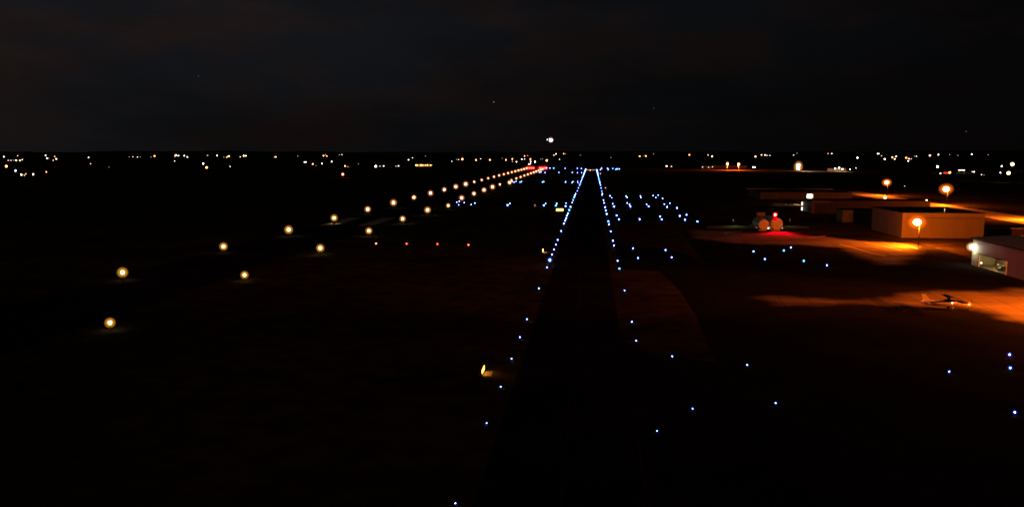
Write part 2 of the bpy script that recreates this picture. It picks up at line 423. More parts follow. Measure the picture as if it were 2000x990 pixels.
blues = {
    'at the near connector taxiway in the lower right': [(1283.5, 841), (1313, 695.5), (1352.5, 797.5), (1459.5, 712.2), (1515, 786.5)],
    'below the parked aeroplane near the right edge': [(1854, 725), (1972, 692), (1973, 718), (1982, 804.5)],
    'on the dark apron in front of the hangars': [(1471.7, 491), (1494, 505.8), (1531, 489.2), (1544.7, 483.3), (1569.7, 509.4), (1615, 517.9)],
    'at the short connector beside the grass island': [(1236.5, 484.8), (1246.2, 503.8), (1299.9, 488.3), (1312, 502.2)],
    'in the nearest rows right of the taxiway': [(1204.5, 421), (1209, 428.5), (1249.4, 428), (1289.4, 423), (1292.4, 428.5), (1327.6, 421.8), (1338, 429.3), (1340.9, 419.4), (1362.3, 432.7)],
    'in the middle pair of rows right of the taxiway': [(1196.7, 398.2), (1199.5, 403.6), (1225, 396.4), (1229.4, 399.4), (1231.4, 403.2), (1263, 399.4), (1267, 403.2), (1297.7, 398.6), (1303, 404), (1308.4, 396.8), (1322.3, 406.3)],
    'in the farther pair of rows right of the taxiway': [(1191.4, 382.4), (1195, 386.5), (1222.7, 383.2), (1225, 385.7), (1250.6, 382.8), (1251.4, 386), (1275.7, 382.2), (1280.9, 386), (1285.6, 381.4), (1294.2, 387.7)],
    'on the connector crossing between runway and taxiway': [(892, 394.8), (895.9, 400), (896.9, 393), (906.6, 395.9), (920.3, 399.9), (927.2, 396.7), (991.4, 401), (996, 397.7), (1061.9, 401.5), (1065.6, 397.9), (1085.8, 401.7), (1087.4, 397.7), (1104.7, 402.7), (1105.8, 396.7)],
    'on the second connector towards the far runway end': [(1000.5, 355), (1004, 356.2), (1008, 354.6), (1016, 355.9), (1018.6, 354.8), (1059.6, 356), (1062, 355), (1104.3, 356.3), (1105, 354.8), (1117.5, 357), (1119, 355), (1128.3, 354.5), (1128.5, 357)],
    'on the third connector just short of the runway end': [(1053.8, 337), (1056.6, 336.3), (1064.5, 337.3), (1091.8, 337), (1117.9, 337.3), (1127.8, 337.4), (1135.9, 337.4)],
    'in the last row beyond the far runway end': [(1067.5, 328.6), (1074, 328.6), (1081.5, 328.7), (1104, 328.9), (1127.8, 329), (1135.6, 329.2), (1172.5, 331.6), (1175, 329.2), (1186.6, 329), (1187.9, 331.2), (1197, 329.5), (1203, 331), (1205.4, 330), (1209.4, 330.4)],
}
for where, l in blues.items():
    for i, (x, yy) in enumerate(sorted(l)):
        near = 'near the right' in where
        edge_light(x, yy, f'blue light {where}, {nth(i + 1)} from the left', 'blue lights ' + where, blue(), 26 if near and x > 1900 else 20 if yy > 375 else 10, k=(1.4 if near and x > 1900 else 1.0) if yy > 400 else .68)

# runway edge lights, 60 m apart: two rows
WARM = [(1.0, 0.62, 0.22), (1.0, 0.60, 0.20), (1.0, 0.55, 0.30), (1.0, 0.50, 0.32), (1.0, 0.5, 0.2)]
def rw_col(n): return (1.0, .66, .12) if n < 4 else (1.0, .60, .22) if n < 7 else (1.0, .46, .30) if n < 11 else (1.0, .32, .05)
for side, y0, slope, xv in (('left', 235.0, 3.889, 1153.2), ('right', 333.0, 2.822, 1154.5)):
    for n in range(24 if side == 'left' else 24):
        inv = 1 / y0 + n * (0.001171 if side == 'left' else 0.001166)
        yy = 297 + 1 / inv
        x = xv - slope / inv
        if side == 'right' and n in (6, 12):       # here the row is crossed by a connector: amber guard light instead
            x, yy = ((875.3, 401.5), (995.3, 356.6))[n == 12]
            edge_light(x, yy, f'amber light at the {"nearer" if n == 6 else "farther"} connector on the right edge of the runway', 'runway edge lights', (1.0, .62, .12), 12, 'runway light', 1.1, 'runway_light')
            continue
        r = edge_light(x, yy, f'warm white runway light on the {side} edge of the runway, ' + ('nearest to the camera' if n == 0 else nth(n + 1) + ' from the camera'),
                       'runway edge lights', rw_col(n), (15, 12, 14, 11)[n % 4] if n < 12 else (6, 4.5, 5.5, 4, 6.5)[n % 5], 'runway light', (2.25, 1.85, 1.95, 1.65, 1.5, 1.6)[n] if n < 6 else (1.3, 1.2, 1.35, 1.15, 1.25)[n % 5] if n < 11 else .76, 'runway_light')
for i, x in enumerate((1030.4, 1034.4, 1037.9, 1041.9, 1054.4, 1058, 1063, 1066)):
    edge_light(x, 328.4, f'red light in the row across the far end of the runway, {nth(i + 1)} from the left', 'red runway end lights', (1.0, .0, .0), 5, 'runway light', 1.0, 'runway_end_light')

# four approach path units
for i, (x, yy) in enumerate(((735.5, 478), (795, 478.6), (855, 479.2), (915.5, 480.6))):
    p = G(x, yy)
    r = thing('papi_unit', p, f'low box with a glowing red lens beside the runway, {nth(i + 1)} of four from the left', 'approach light', 'four red approach lights in a row')
    MB().box(-.55, .55, -.6, .6, .35, .75).build('housing', M['dark'], r)
    for a in (-.4, .4): MB().tube([(a, 0, 0), (a, 0, .35)], .05, 8).build('leg', M['steel'], r)
    MB().box(-.20, .20, -.68, -.6, .42, .68).ball((0, -.68, .55), .19).build('lens', glow((1.0, .055 if i else .16, .015 if i else .08), (16, 18, 16, 26)[i]), r)

# ------------------------------------------------------------------ guidance signs
def sign(px, py, ln, h, facing, label, s, col=(1.0, .72, .22), sampled=False, lift=.35):
    p = G(px, py)
    r = thing('taxiway_sign', p, label, 'sign', 'lit signs beside the long taxiway', 0 if facing == 'x' else R(-90))
    MB().box(-.14, .14, -ln / 2 - .08, ln / 2 + .08, lift - .06, lift + h + .06).build('housing', M['dark'], r)
    MB().box(.142, .16, -ln / 2, ln / 2, lift, lift + h).build('sign_face', glow(col, s, sampled), r)
    MB().box(-.16, -.142, -ln / 2, ln / 2, lift, lift + h).build('back_panel', M['dark'], r)
    for a in (-ln / 2 + .3, ln / 2 - .3): MB().tube([(0, a, 0), (0, a, lift - .06)], .05, 8).build('leg', M['steel'], r)
    MB().box(-.5, 1.5, -ln / 2, ln / 2, 0, .05).build('footing', M['pad'], r)
    return r
sign(942.0, 729.5, 2.6, .62, 'x', 'glowing taxiway sign seen edge on, nearest the camera, lighting the ground beside it', 13, (1.0, .36, .035), True)
sign(1059.4, 493, 3.2, .72, 'x', 'small edge-on taxiway sign beside the brightest blue lights', 14, (1.0, .45, .09), True)
sign(1044.3, 404, 4.0, 1.0, 'x', 'faint orange edge-on sign far left of the wide yellow sign', 1.2, (1.0, .45, .2), True)
sign(1093.3, 413.5, 3.9, 1.15, 'y', 'wide bright yellow taxiway sign facing the camera left of the long taxiway', 5.5, (1.0, .55, .11), True, .5)
sign(1148.1, 333.9, 7.0, 1.2, 'y', 'pale yellow sign across the far taxiway end, left of its central lamp', .45, (1.0, .72, .40), False, 1.0)
sign(1159.3, 333.9, 7.0, 1.2, 'y', 'pale yellow sign across the far taxiway end, right of its central lamp', .45, (1.0, .72, .40), False, 1.0)


# ------------------------------------------------------------------ buildings
def roofed(name, x0, x1, y0, y1, h, label, wallm, roofm=None, cat='hangar', rise=0.25, extra=None):
    r = thing(name, ((x0 + x1) / 2, y0, 0), label, cat)
    w, dp = (x1 - x0) / 2, y1 - y0
    MB().box(-w, w, 0, dp, -.1, h).build('wall', wallm, r)
    MB().prism([(-w - .3, h + .003), (-w - .3, h + .2), (0, h + .2 + rise), (w + .3, h + .2), (w + .3, h + .003)], -.3, dp + .3).build('roof', roofm or M['roof'], r)
    return r

hA = roofed('hangar', 120, 150.2, 319.4, 353, 9.6, 'big cream hangar with a sodium lamp glowing in front of its wall', M['wall'], rise=.02)
# big sliding door seams and fittings on its front
for k in range(6):
    MB().box(-13 + k * 4.4, -13 + k * 4.4 + 4.25, -.12, -.003, 0.1, 7.6).build('door_panel', M['wall'], hA)
MB().box(-13.4, 13.6, -.16, -.003, 7.62, 7.85).build('door_rail', M['trim'], hA)
MB().tube([(3.9, -.14, 8.3), (3.9, -.003, 8.3)], .75, 16).build('round_vent', M['wall3'], hA)
pp = Vector((G(1844, 414, 9.9).x, 0, 0))
MB().tube([(pp.x - hA.location.x, 3, 9.7), (pp.x - hA.location.x, 3, 11.3)], .18, 10).build('flue_pipe', M['skin'], hA)
lamp('POINT', (1.0, .62, .35), 60, (pp.x - hA.location.x - .6, 2.0, 11.2), hA, .05, 'roof_light_glow')

hB = roofed('hangar', 118.6, 137, 388.5, 398, 5.7, 'small low brown shed left of the big cream hangar', M['wall3'])
MB().box(-6, 0, -.1, -.003, 0, 4.2).build('door_panel', M['wall2'], hB)
hC = roofed('hangar', 118.6, 180, 442.5, 458, 6.9, 'long dark hangar row behind the small brown shed', M['wall2'])
for k in range(6): MB().box(-30.5 + k * 10.2, -30.5 + k * 10.2 + 9.8, -.1, -.003, 0, 5).build('door_panel', M['wall2'], hC)
for x, yy, z in ((1564, 397, 4.2), (1568, 408, 1.35)):
    q = D(x, yy, 458); MB().box(-31.6, -31.0, 16.4, 17.0, z - .9, z + .9).build('wall_light', glow((1, .85, .62), 2.2), hC)

hD = roofed('hangar', 118.8, 181, 574.5, 621, 4.7, 'long low red-brown hangar with one bright white opening, farthest of the row', M['wall4'], rise=.35)
q = D(1584.5, 383, 591)
MB().box(q.x - 149.9 - 1.9, q.x - 149.9 + 1.3, -.12, -.003, .9, 3.6).build('lit_window', glow((1, .93, .86), 6), hD)
MB().box(q.x - 149.9 + 1.32, q.x - 149.9 + 2.2, -.10, -.003, 1.1, 3.6).build('lit_window', glow((1, .7, .35), 1.2), hD)
MB().box(-31.8, 31.8, 46.35, 46.6, 4.9, 5.25).build('ridge_trim', M['palroof'], hD)

hE = roofed('low_building', 155.4, 206, 333.5, 347, 2.7, 'low flat-roofed building with a lit edge behind the white hangar', M['wall2'], M['roof'], 'building', .05)
MB().box(-25.4, 25.4, -.45, -.31, 2.55, 3.0).build('fascia', M['palroof'], hE)

# the white hangar with the lit opening, at the right edge of the photo
HX, HY0, HY1, HH = 111.9, 188.0, 244.0, 7.9
hW = thing('hangar', (HX, HY0, 0), 'white hangar with its doorway open and lit inside, at the right edge', 'hangar')
oy0, oy1, oh = 224.2 - HY0, 239.6 - HY0, 3.7
wd = 24.0; ln = HY1 - HY0
w = MB()
w.box(0, .3, 0, oy0, -.1, HH); w.box(0, .3, oy1, ln, -.1, HH); w.box(0, .3, oy0, oy1, oh, HH)
w.box(wd - .3, wd, 0, ln, -.1, HH); w.box(.3, wd - .3, 0, .3, -.1, HH); w.box(.3, wd - .3, ln - .3, ln, -.1, HH)
w.build('wall', M['white'], hW)
MB().prism([(-.5, HH + .003), (-.5, HH + .25), (wd / 2, HH + 1.0), (wd + .5, HH + .25), (wd + .5, HH + .003)], -.4, ln + .4).build('roof', M['palroof'], hW)
MB().box(-.62, -.5, -.4, ln + .4, HH - .25, HH + .2).build('gutter', M['trim'], hW)
MB().box(.3, wd - .3, .3, ln - .3, 0, .06).build('inner_floor', M['floor'], hW)
MB().box(6.0, 6.15, oy0 - 3, oy1 + 3, .06, 4.6).build('inner_wall', M['wall'], hW)
for a in (oy0 - .25, oy1): MB().box(-.12, -.003, a, a + .25, 0, oh + .1).build('door_jamb', M['skin'] if a < oy1 - .1 else M['trim'], hW)
MB().box(-.1, -.003, oy0, oy1, oh, oh + .25).build('door_header', M['trim'], hW)
MB().box(-.35, -.003, ln - 1.7, ln - 1.3, 5.4, 5.8).build('wall_lamp', M['dark'], hW)
MB().ball((-.75, ln - 1.5, 5.45), .72, 0, .9, 14).build('lamp_bulb', glow((1, .93, .80), 14), hW)
MB().ball((-.75, ln - 1.5, 5.45), 1.7, 0, .9, 18).build('lamp_halo', halo_globe((1, .6, .22), .8), hW)  # painted glow round the wall lamp
lamp('POINT', (1, .88, .55), 210, (-1.3, ln - 1.5, 4.3), hW, .12, 'wall_lamp_glow')
lamp('POINT', (1, .60, .20), 1000, (3.0, (oy0 + oy1) / 2 + 3, 3.5), hW, .25, 'inner_lamp_glow')
lamp('POINT', (1, .68, .28), 500, (3.2, oy0 + 1.3, 3.2), hW, .25, 'inner_lamp_glow')
MB().ball((.6, oy1 - .3, 1.2), .16).build('inner_lamp', glow((1, .7, .5), 12), hW)


# ------------------------------------------------------------------ light aircraft
def ell(cx, cz, rx, rz, x, n=14): return [(x, cx + rx * math.cos(k * 2 * math.pi / n), cz + rz * math.sin(k * 2 * math.pi / n)) for k in range(n)]
def wing(mb, x_le, x_te, x_le2, x_te2, y0, y1, z, z2, t):
    rings = []
    for y_, a, b, zz, tt in ((y0, x_le, x_te, z, t), (y1, x_le2, x_te2, z2, t * .6)):
        c = a - b
        rings.append([(a, y_, zz), (a - c * .2, y_, zz + tt * .7), (a - c * .5, y_, zz + tt * .6), (b, y_, zz), (a - c * .5, y_, zz - tt * .3), (a - c * .15, y_, zz - tt * .4)])
    mb.loft(rings)
def light_plane(loc, rz, label, name='light_aircraft', high=True, s=1.0):
    r = thing(name, loc, label, 'aeroplane', None, rz, s)
    f = MB(); f.loft([ell(0, 1.25, .1, .1, -5.2), ell(0, 1.24, .26, .38, -4.4), ell(0, 1.24, .42, .52, -2.6), ell(0, 1.25, .55, .62, -.9), ell(0, 1.3, .6, .72, .6), ell(0, 1.22, .58, .6, 1.7), ell(0, 1.16, .52, .46, 2.7), ell(0, 1.14, .36, .34, 3.2), ell(0, 1.14, .12, .12, 3.35)])
    fu = f.build('fuselage', M['skin'], r)
    MB().loft([[(x, y_ * .51, z) for (y_, z) in ((-1, 1.45), (1, 1.45), (.8, t), (-.8, t))] for x, t in ((-1.7, 1.55), (-.9, 2.12), (.7, 2.15), (1.6, 1.6))]).build('cabin_glass', M['glass'], r)
    MB().box(-3.0, 1.8, -.60, .60, 1.16, 1.22).build('side_stripe', M['stripe'], r)
    for sgn in (-1, 1):
        m = MB(); wing(m, 1.35, -.75, 1.05, -.55, 0, sgn * 5.6, 2.18, 2.3, .26); m.build('wing', M['wing'], r)
        MB().tube([(.35, sgn * .58, .85), (.3, sgn * 2.6, 2.18)], .045, 8).build('wing_strut', M['skin'], r)
        m = MB(); wing(m, -4.0, -5.1, -4.3, -5.0, 0, sgn * 1.75, 1.35, 1.35, .1); m.build('tailplane', M['skin'], r)
        MB().tube([(-.1, sgn * .5, .75), (-.15, sgn * 1.25, .28)], .05, 8).build('gear_leg', M['skin'], r)
        MB().tube([(-.15, sgn * 1.2, .25), (-.15, sgn * 1.4, .25)], .25, 14).build('wheel', M['rubber'], r)
    MB().loft([[(-3.5, -.05, 1.4), (-5.1, -.05, 1.4), (-5.1, .05, 1.4), (-3.5, .05, 1.4)], [(-4.75, -.03, 2.9), (-5.5, -.03, 2.9), (-5.5, .03, 2.9), (-4.75, .03, 2.9)]], smooth=False).build('tail_fin', M['skin'], r)
    MB().tube([(2.6, 0, .8), (2.75, 0, .25)], .05, 8).build('gear_leg', M['skin'], r)
    MB().tube([(2.75, -.08, .22), (2.75, .08, .22)], .22, 14).build('wheel', M['rubber'], r)
    MB().box(3.36, 3.40, -.08, .08, .25, 2.05).build('propeller', M['dark'], r)
    MB().tube([(3.3, 0, 1.14), (3.45, 0, 1.14), (3.6, 0, 1.14)], [.14, .11, .02], 10).build('spinner', M['steel'], r)
    return r
pl = G(1860, 606)
ac = light_plane((pl.x, pl.y + 0.3, 0.016), R(-3), 'white high-wing light aircraft parked nose right on the orange-lit ramp', s=1.12)
for (x, y_, z, s_, c) in ((-.2, -.62, 1.45, 14, (1, .6, .5)),):
    MB().ball((x, y_, z), .08).build('position_light', glow(c, s_), ac)
MB().ball((2.7, -.42, 1.3), .13).build('landing_light', glow((1, .93, .8), 5), ac)

# the aircraft inside the lit hangar: only its dark bulk shows
p = Vector((HX + 3.0, 231.5, .06))
light_plane(p, R(180), 'dark aircraft standing inside the lit doorway of the white hangar', s=.62)

# aeroplane on final approach, lights on
apd = 2150
ap = D(1076, 273.2, apd)
r = thing('approaching_aircraft', ap, 'aeroplane on approach low in the sky, its landing lights dazzling white', 'aeroplane', None, R(180))
def ey(x, rx, rz, z=0, n=14): return [(rx * math.cos(k * 2 * math.pi / n), x, z + rz * math.sin(k * 2 * math.pi / n)) for k in range(n)]
MB().loft([ey(-9, .15, .2, .5), ey(-6, .7, .8, .2), ey(0, 1.1, 1.2), ey(5, 1.1, 1.2), ey(7.5, .8, .8, -.1), ey(8.8, .15, .15, -.3)]).build('fuselage', M['skin'], r)
for sg in (-1, 1):
    MB().loft([[(sg * .8, 1.5, -.5), (sg * .8, -1.5, -.5), (sg * .8, -1.5, -.3), (sg * .8, 1.5, -.2)], [(sg * 9.5, .0, .2), (sg * 9.5, -1.2, .2), (sg * 9.5, -1.2, .28), (sg * 9.5, 0, .3)]], smooth=False).build('wing', M['skin'], r)
    MB().loft([[(0, -7, 2.6), (0, -8.5, 2.6), (0, -8.5, 2.7), (0, -7, 2.7)], [(sg * 3, -8, 2.6), (sg * 3, -9, 2.6), (sg * 3, -9, 2.65), (sg * 3, -8, 2.65)]], smooth=False).build('tailplane', M['skin'], r)
MB().loft([[(-.08, -6, .8), (-.08, -8.7, .8), (.08, -8.7, .8), (.08, -6, .8)], [(-.05, -7.6, 2.7), (-.05, -8.9, 2.7), (.05, -8.9, 2.7), (.05, -7.6, 2.7)]], smooth=False).build('tail_fin', M['skin'], r)
MB().ball((0, 9.0, -.8), 3.0, 0, 1, 14).build('landing_light', glow((1, .90, 1.0), 40), r)
MB().ball((0, 9.6, -.8), 8.0, 0, 1, 18).build('lamp_halo', halo_globe((.9, .55, .75), .5), r)  # wide emitting ball imitates the glare of the landing light
MB().ball((-.9, 9.0, .1), 1.0).build('landing_light', glow((1, .95, .9), 30), r)
MB().ball((9.5, .5, .3), .75).build('landing_light', glow((.7, 1, .95), 16), r)

# ------------------------------------------------------------------ fuel tanks
fx = G(1491, 451); 
for nm, cx in (('round end left', 1491.5), ('round end right', 1516.5)):
    q = G(cx, 451.5)
    left = cx < 1500
    r = thing('fuel_tank', (q.x, q.y, 0), f'{"left" if left else "right"} one of the two round fuel tanks {"beside the pale bollards" if left else "under the red beacon"}', 'fuel tank', 'pair of horizontal fuel tanks', 0, 1.08 if left else 1.22)
    MB().tube([(0, 0, 2.45), (0, .35, 2.45), (0, 11.6, 2.45), (0, 12, 2.45)], [1.9, 2.15, 2.15, 1.9], 28).build('shell', M['tank'], r)
    for a in (1.6, 9.8): MB().box(-1.5, 1.5, a, a + .6, 0, .9).build('saddle', M['steel'], r)
    MB().tube([(0, 5, 4.5), (0, 5, 5.1)], .35, 12).build('manhole', M['steel'], r)
q = G(1499, 447.5)
r = thing('pump_cabinet', (q.x, q.y + 14.5, 0), 'brown cabinet raised on legs above and behind the left fuel tank', 'cabinet')
MB().box(-1.7, 1.9, 0, 1.6, 4.3, 6.1).build('housing', M['wall'], r)
for a in (-1.4, 1.6): MB().tube([(a, .8, 0), (a, .8, 4.3)], .1, 8).build('leg', M['steel'], r)
q = G(1522, 447.5)
r = thing('platform_ladder', (q.x, q.y + 9, 0), 'tall narrow steel ladder frame right of the red beacon', 'ladder')
for a in (-.5, .5): MB().box(a - .12, a + .12, 0, .2, 0, 6.6).build('rail', M['wall'], r)
for k in range(12): MB().box(-.38, .38, .05, .15, .5 + k * .5, .56 + k * .5).build('rung', M['steel'], r)
q = G(1512.3, 452.5)
r = thing('beacon_mast', (q.x, q.y - .4, 0), 'mast with a glaring red beacon in front of the right fuel tank', 'beacon')
MB().tube([(0, 0, 0), (0, 0, 6.6)], [.14, .09], 10).build('mast', M['skin'], r)
MB().tube([(0, 0, 6.6), (0, 0, 6.75)], .25, 12).build('base', M['dark'], r)
MB().ball((0, 0, 7.1), .40).build('beacon_lens', glow((1, .55, .35), 9), r)
MB().ball((0, 0, 7.1), 1.15, 0, 1, 18).build('beacon_halo', halo_globe((1, 0, .005), 2.0), r)  # red halo of the beacon as an emitting ball
MB().tube([(0, 0, 4.4), (0, 0, 4.6), (0, 0, 5.9), (0, 0, 6.2)], [.6, .75, .6, .35], 14).build('lower_lens', glow((1, 0, .006), .95), r)
lamp('POINT', (1, .0, .01), 300, (0, -.7, 6.7), r, .2, 'beacon_glow')
lamp('SPOT', (1, .0, .012), 90000, (1.1, -1.9, 1.7), r, .15, 'beacon_glow', R(150), (0, -.55, -1), .5)
MB().box(.3, 1.9, -2.2, -1.7, 0, .8).build('foot_box', M['dark'], r)
for i, x in enumerate((1465.3, 1468.3)):
    q = G(x, 445); r = thing('bollard', (q.x, q.y, 0), f'{"left" if i == 0 else "right"} one of two pale bollards left of the fuel tanks', 'bollard', 'two pale bollards by the tanks')
    MB().tube([(0, 0, 0), (0, 0, 1.5), (0, 0, 1.6)], [.16, .16, .08], 12).build('post', M['skin'], r)
for i, (x, yy) in enumerate(((1476.5, 444.5), (1499.3, 446), (1526.5, 446))):
    q = G(x, yy + 3); r = thing('low_lamp', (q.x, q.y - 1.3, 0), ('small lamp left of the left fuel tank', 'small pink-white lamp between the two fuel tanks', 'small warm lamp at the right foot of the fuel tanks')[i], 'lamp')
    MB().tube([(0, 0, 0), (0, 0, .7)], .05, 8).build('post', M['steel'], r)
    MB().ball((0, 0, .85), .2).build('bulb', glow((1, .75, .6), (1.5, 12, 1.6)[i]), r)
# warm lamps that wash the turf either side of the tanks
for x, side in ((1437, 'left'), (1548, 'right')):
    q = G(x, 443.5)
    r = thing('turf_lamp', (q.x, q.y + 6, 0), f'low shaded lamp over the green-lit turf {side} of the fuel tanks', 'lamp')
    MB().tube([(0, 0, 0), (0, 0, 3.0)], .05, 8).build('post', M['dark'], r)
    MB().box(-.25, .25, -.25, .25, 3.0, 3.15).build('shade', M['dark'], r)
    lamp('SPOT', (.95, .9, .35), 260 if side == 'left' else 120, (0, -.1, 2.9), r, .1, 'turf_lamp_glow', R(150), (0, -.5, -1), .6)

# ------------------------------------------------------------------ sodium street lamps
SOD = (1.0, .135, .002)
def street_lamp(px, py, z, power, label, bulb=.42, s=70, dist=None, col=SOD, bcol=(1, .48, .14), side=-1, at=None):
    q = G(px, py, z) if at is None else Vector((*at, z)); glowz = bulb * .8 + .25
    r = thing('street_lamp', (q.x - side * .9, q.y, 0), label, 'street lamp', 'sodium lamps by the hangars')
    MB().tube([(0, 0, 0), (0, 0, z + .3)], [.16, .09], 10).build('pole', M['dark'], r)
    MB().tube([(0, 0, z + .2), (side * .5, 0, z + .5), (side * .75, 0, z + .45)], .05, 8).build('arm', M['dark'], r)
    MB().box(side * .9 - .35, side * .9 + .35, -.2, .2, z + .33, z + .5).build('lamp_head', M['dark'], r)
    MB().ball((side * .9, 0, z), bulb, 0, .85, 14).build('bulb', glow(bcol, s), r)
    MB().ball((side * .9, 0, z), bulb * 2.5, 0, .85, 20).build('lamp_halo', halo_globe((1, .15, .008), .75), r)  # bloom round the bulb, put into an emitting shell
    glowz = bulb * .85 + .2
    lamp('POINT', col, power, (side * .9, 0, z - glowz), r, .3, 'street_lamp_glow')
    return r
street_lamp(1791.5, 434, 8.6, 115000, 'dazzling orange lamp on a pole in front of the big cream hangar', 1.35, 16)
street_lamp(1732, 356.5, 10, 90000, 'orange lamp on a tall pole behind the farthest hangar', 1.55, 14)
street_lamp(1848, 369.5, 10, 90000, 'orange lamp on a tall pole behind the big cream hangar', 1.85, 16)
street_lamp(2012, 390, 10, 100000, 'orange lamp just outside the right edge, only its glow in view', 1.0, 14)
street_lamp(0, 0, 10, 230000, 'orange lamp beyond the right edge lighting the ramp', .5, 14, at=(110.0, 160.0))
r = thing('floodlight_mast', (142, 168, 0), 'added unseen orange fill light on a mast beyond the right edge', 'floodlight')
MB().tube([(0, 0, 0), (0, 0, 22)], [.3, .16], 10).build('mast', M['dark'], r)  # made-up mast, added to brighten the grass and ramp
MB().box(-.5, .5, -.6, .6, 22, 22.7).build('lamp_bank', M['dark'], r)
lamp('SPOT', (1, .13, .004), 440000, (-.7, 0, 21.7), r, .4, 'fill_light_glow', R(42), Vector((46, 190, 0)) - Vector((142, 168, 22)), .8)
for (x, yy, dd, c, s_, lab) in ((1728.5, 386.4, 585, (1, .62, .3), 30, 'small bright lamp low on the orange-lit street'), (1809.5, 392.6, 500, (1, .5, .3), 20, 'small lamp at the left end of the orange-lit street patch')):
    q = D(x, yy, dd); r = thing('yard_lamp', (q.x, q.y, 0), lab, 'lamp')
    MB().tube([(0, 0, 0), (0, 0, q.z)], .08, 8).build('post', M['steel'], r); MB().ball((0, 0, q.z), .62).build('bulb', glow(c, s_), r)

# parked cars on the far driveway
for i, (x, m) in enumerate(((1519, M['car1']), (1543, M['car2']))):
    q = G(x, 400.8)
    r = thing('parked_car', (q.x, q.y, .016), ('pale car parked on the lit driveway, the left of two', 'reddish car parked on the lit driveway, the right of two')[i], 'car', 'two cars on the driveway')
    MB().loft([[(-2.2, -.85, .35), (2.2, -.85, .35), (2.2, .85, .35), (-2.2, .85, .35)], [(-2.2, -.88, .8), (2.2, -.88, .75), (2.2, .88, .75), (-2.2, .88, .8)], [(-2.0, -.8, .95), (2.0, -.8, .88), (2.0, .8, .88), (-2.0, .8, .95)]], smooth=False).build('body', m, r)
    MB().loft([[(-1.6, -.75, .95), (1.1, -.75, .92), (1.1, .75, .92), (-1.6, .75, .95)], [(-1.0, -.62, 1.45), (.5, -.62, 1.45), (.5, .62, 1.45), (-1.0, .62, 1.45)]], smooth=False).build('cabin', M['glass'], r)
    for a in (-1.35, 1.35):
        for b in (-.8, .8): MB().tube([(a, b - .1, .33), (a, b + .1, .33)], .33, 12).build('wheel', M['rubber'], r)
q = G(1530, 399.8)
r = thing('yard_lamp', (q.x + 9, q.y + 4, 0), 'lamp over the two cars on the lit driveway', 'lamp')
MB().tube([(0, 0, 0), (0, 0, 4)], .08, 8).build('post', M['dark'], r); MB().box(-.3, .3, -.3, .3, 4, 4.15).build('shade', M['dark'], r)
lamp('POINT', (1, .55, .22), 26000, (0, 0, 3.7), r, .1, 'yard_lamp_glow')

# ------------------------------------------------------------------ far buildings and floodlit yards
def far_block(px0, px1, py, h, dp, label, m, name='warehouse', cat='warehouse', roof=True):
    a, b = G(px0, py), G(px1, py)
    r = thing(name, ((a.x + b.x) / 2, (a.y + b.y) / 2, 0), label, cat, None, math.atan2(b.y - a.y, b.x - a.x))
    w_ = (b - a).length / 2
    MB().box(-w_, w_, 0, dp, 0, h).build('wall', m, r)
    MB().prism([(-w_ - .5, h + .01), (0, h + 1.6), (w_ + .5, h + .01)], -.5, dp + .5).build('roof', M['roof'], r)
    return r, w_
w1, hw = far_block(1376, 1458, 328.0, 4.5, 30, 'wide warehouse glowing orange under two lamps near the horizon', M['wall'])
for i, (x, yy) in enumerate(((1420.8, 320), (1442.6, 321))):
    q = D(x, yy, 1500)
    r = thing('street_lamp', (q.x, q.y, 0), f'{"left" if i == 0 else "right"} one of two orange lamps over the far orange warehouse', 'street lamp', 'two lamps at the far warehouse')
    MB().tube([(0, 0, 0), (0, 0, q.z)], .25, 8).build('pole', M['steel'], r); MB().ball((0, 0, q.z), 2.0).build('bulb', glow((1, .32, .09), 14), r)
    lamp('POINT', (1, .11, .01), 420000, (0, -2, q.z - 3), r, .5, 'lamp_glow')
q = G(1415, 330.0)
sheet('parking_lot', gp([(1368, 331), (1468, 331), (1462, 328.2), (1374, 328.2)]), .02, M['lot'])
w2, hw = far_block(811, 843, 325.6, 5.0, 20, 'long building with a row of seven warm lamps near the left horizon', M['wall'])
for k, x in enumerate((812.5, 815.5, 822, 826, 831, 835, 841.3)):
    t = (x - 811) / 32 * 2 - 1
    MB().ball((t * hw, -1.0, 3.2), .75 if k != 2 else .95).build('wall_lamp', glow((1, .60, .2), 16 if k not in (3, 4) else 9), w2)
lamp('POINT', (1, .3, .03), 9000, (-hw * .4, -9, 4), w2, .5); lamp('POINT', (1, .3, .03), 9000, (hw * .5, -9, 4), w2, .5)
sheet('parking_lot', gp([(1560, 335.2), (1668, 337), (1664, 334.6), (1560, 333.6)]), .02, M['lot'])
w3, hw = far_block(1625, 1652, 335.2, 5, 20, 'far pale building under three white lamps near the horizon', M['wall'])
lamp('POINT', (1, .55, .3), 12000, (0, -12, 6), w3, .5); lamp('POINT', (1, .7, .5), 25000, (-60, -12, 6), w3, .5)

# floodlight mast right of centre
q = G(1558.8, 333.6)
r = thing('floodlight_mast', (q.x, q.y, 0), 'tall dazzling floodlight bank on a mast, brightest light on the right horizon', 'floodlight')
MB().tube([(0, 0, 0), (0, 0, 14)], [.4, .25], 8).build('mast', M['steel'], r)
MB().loft([[(-2.3, -.5, 2.5), (2.0, -.5, 2.5), (2.0, .5, 2.5), (-2.3, .5, 2.5)], [(-2.0, -.5, 5.5), (2.4, -.5, 5.5), (2.4, .5, 5.5), (-2.0, .5, 5.5)]], smooth=False).build('lamp_bank', glow((1, .72, .5), 16), r)
MB().loft([[(-1.6, -.5, 6.2), (1.7, -.5, 6.2), (1.7, .5, 6.2), (-1.6, .5, 6.2)], [(-2.6, -.5, 11.0), (2.8, -.5, 11.3), (2.8, .5, 11.3), (-2.6, .5, 11.0)]], smooth=False).build('lamp_bank', glow((1, .80, .62), 14), r)
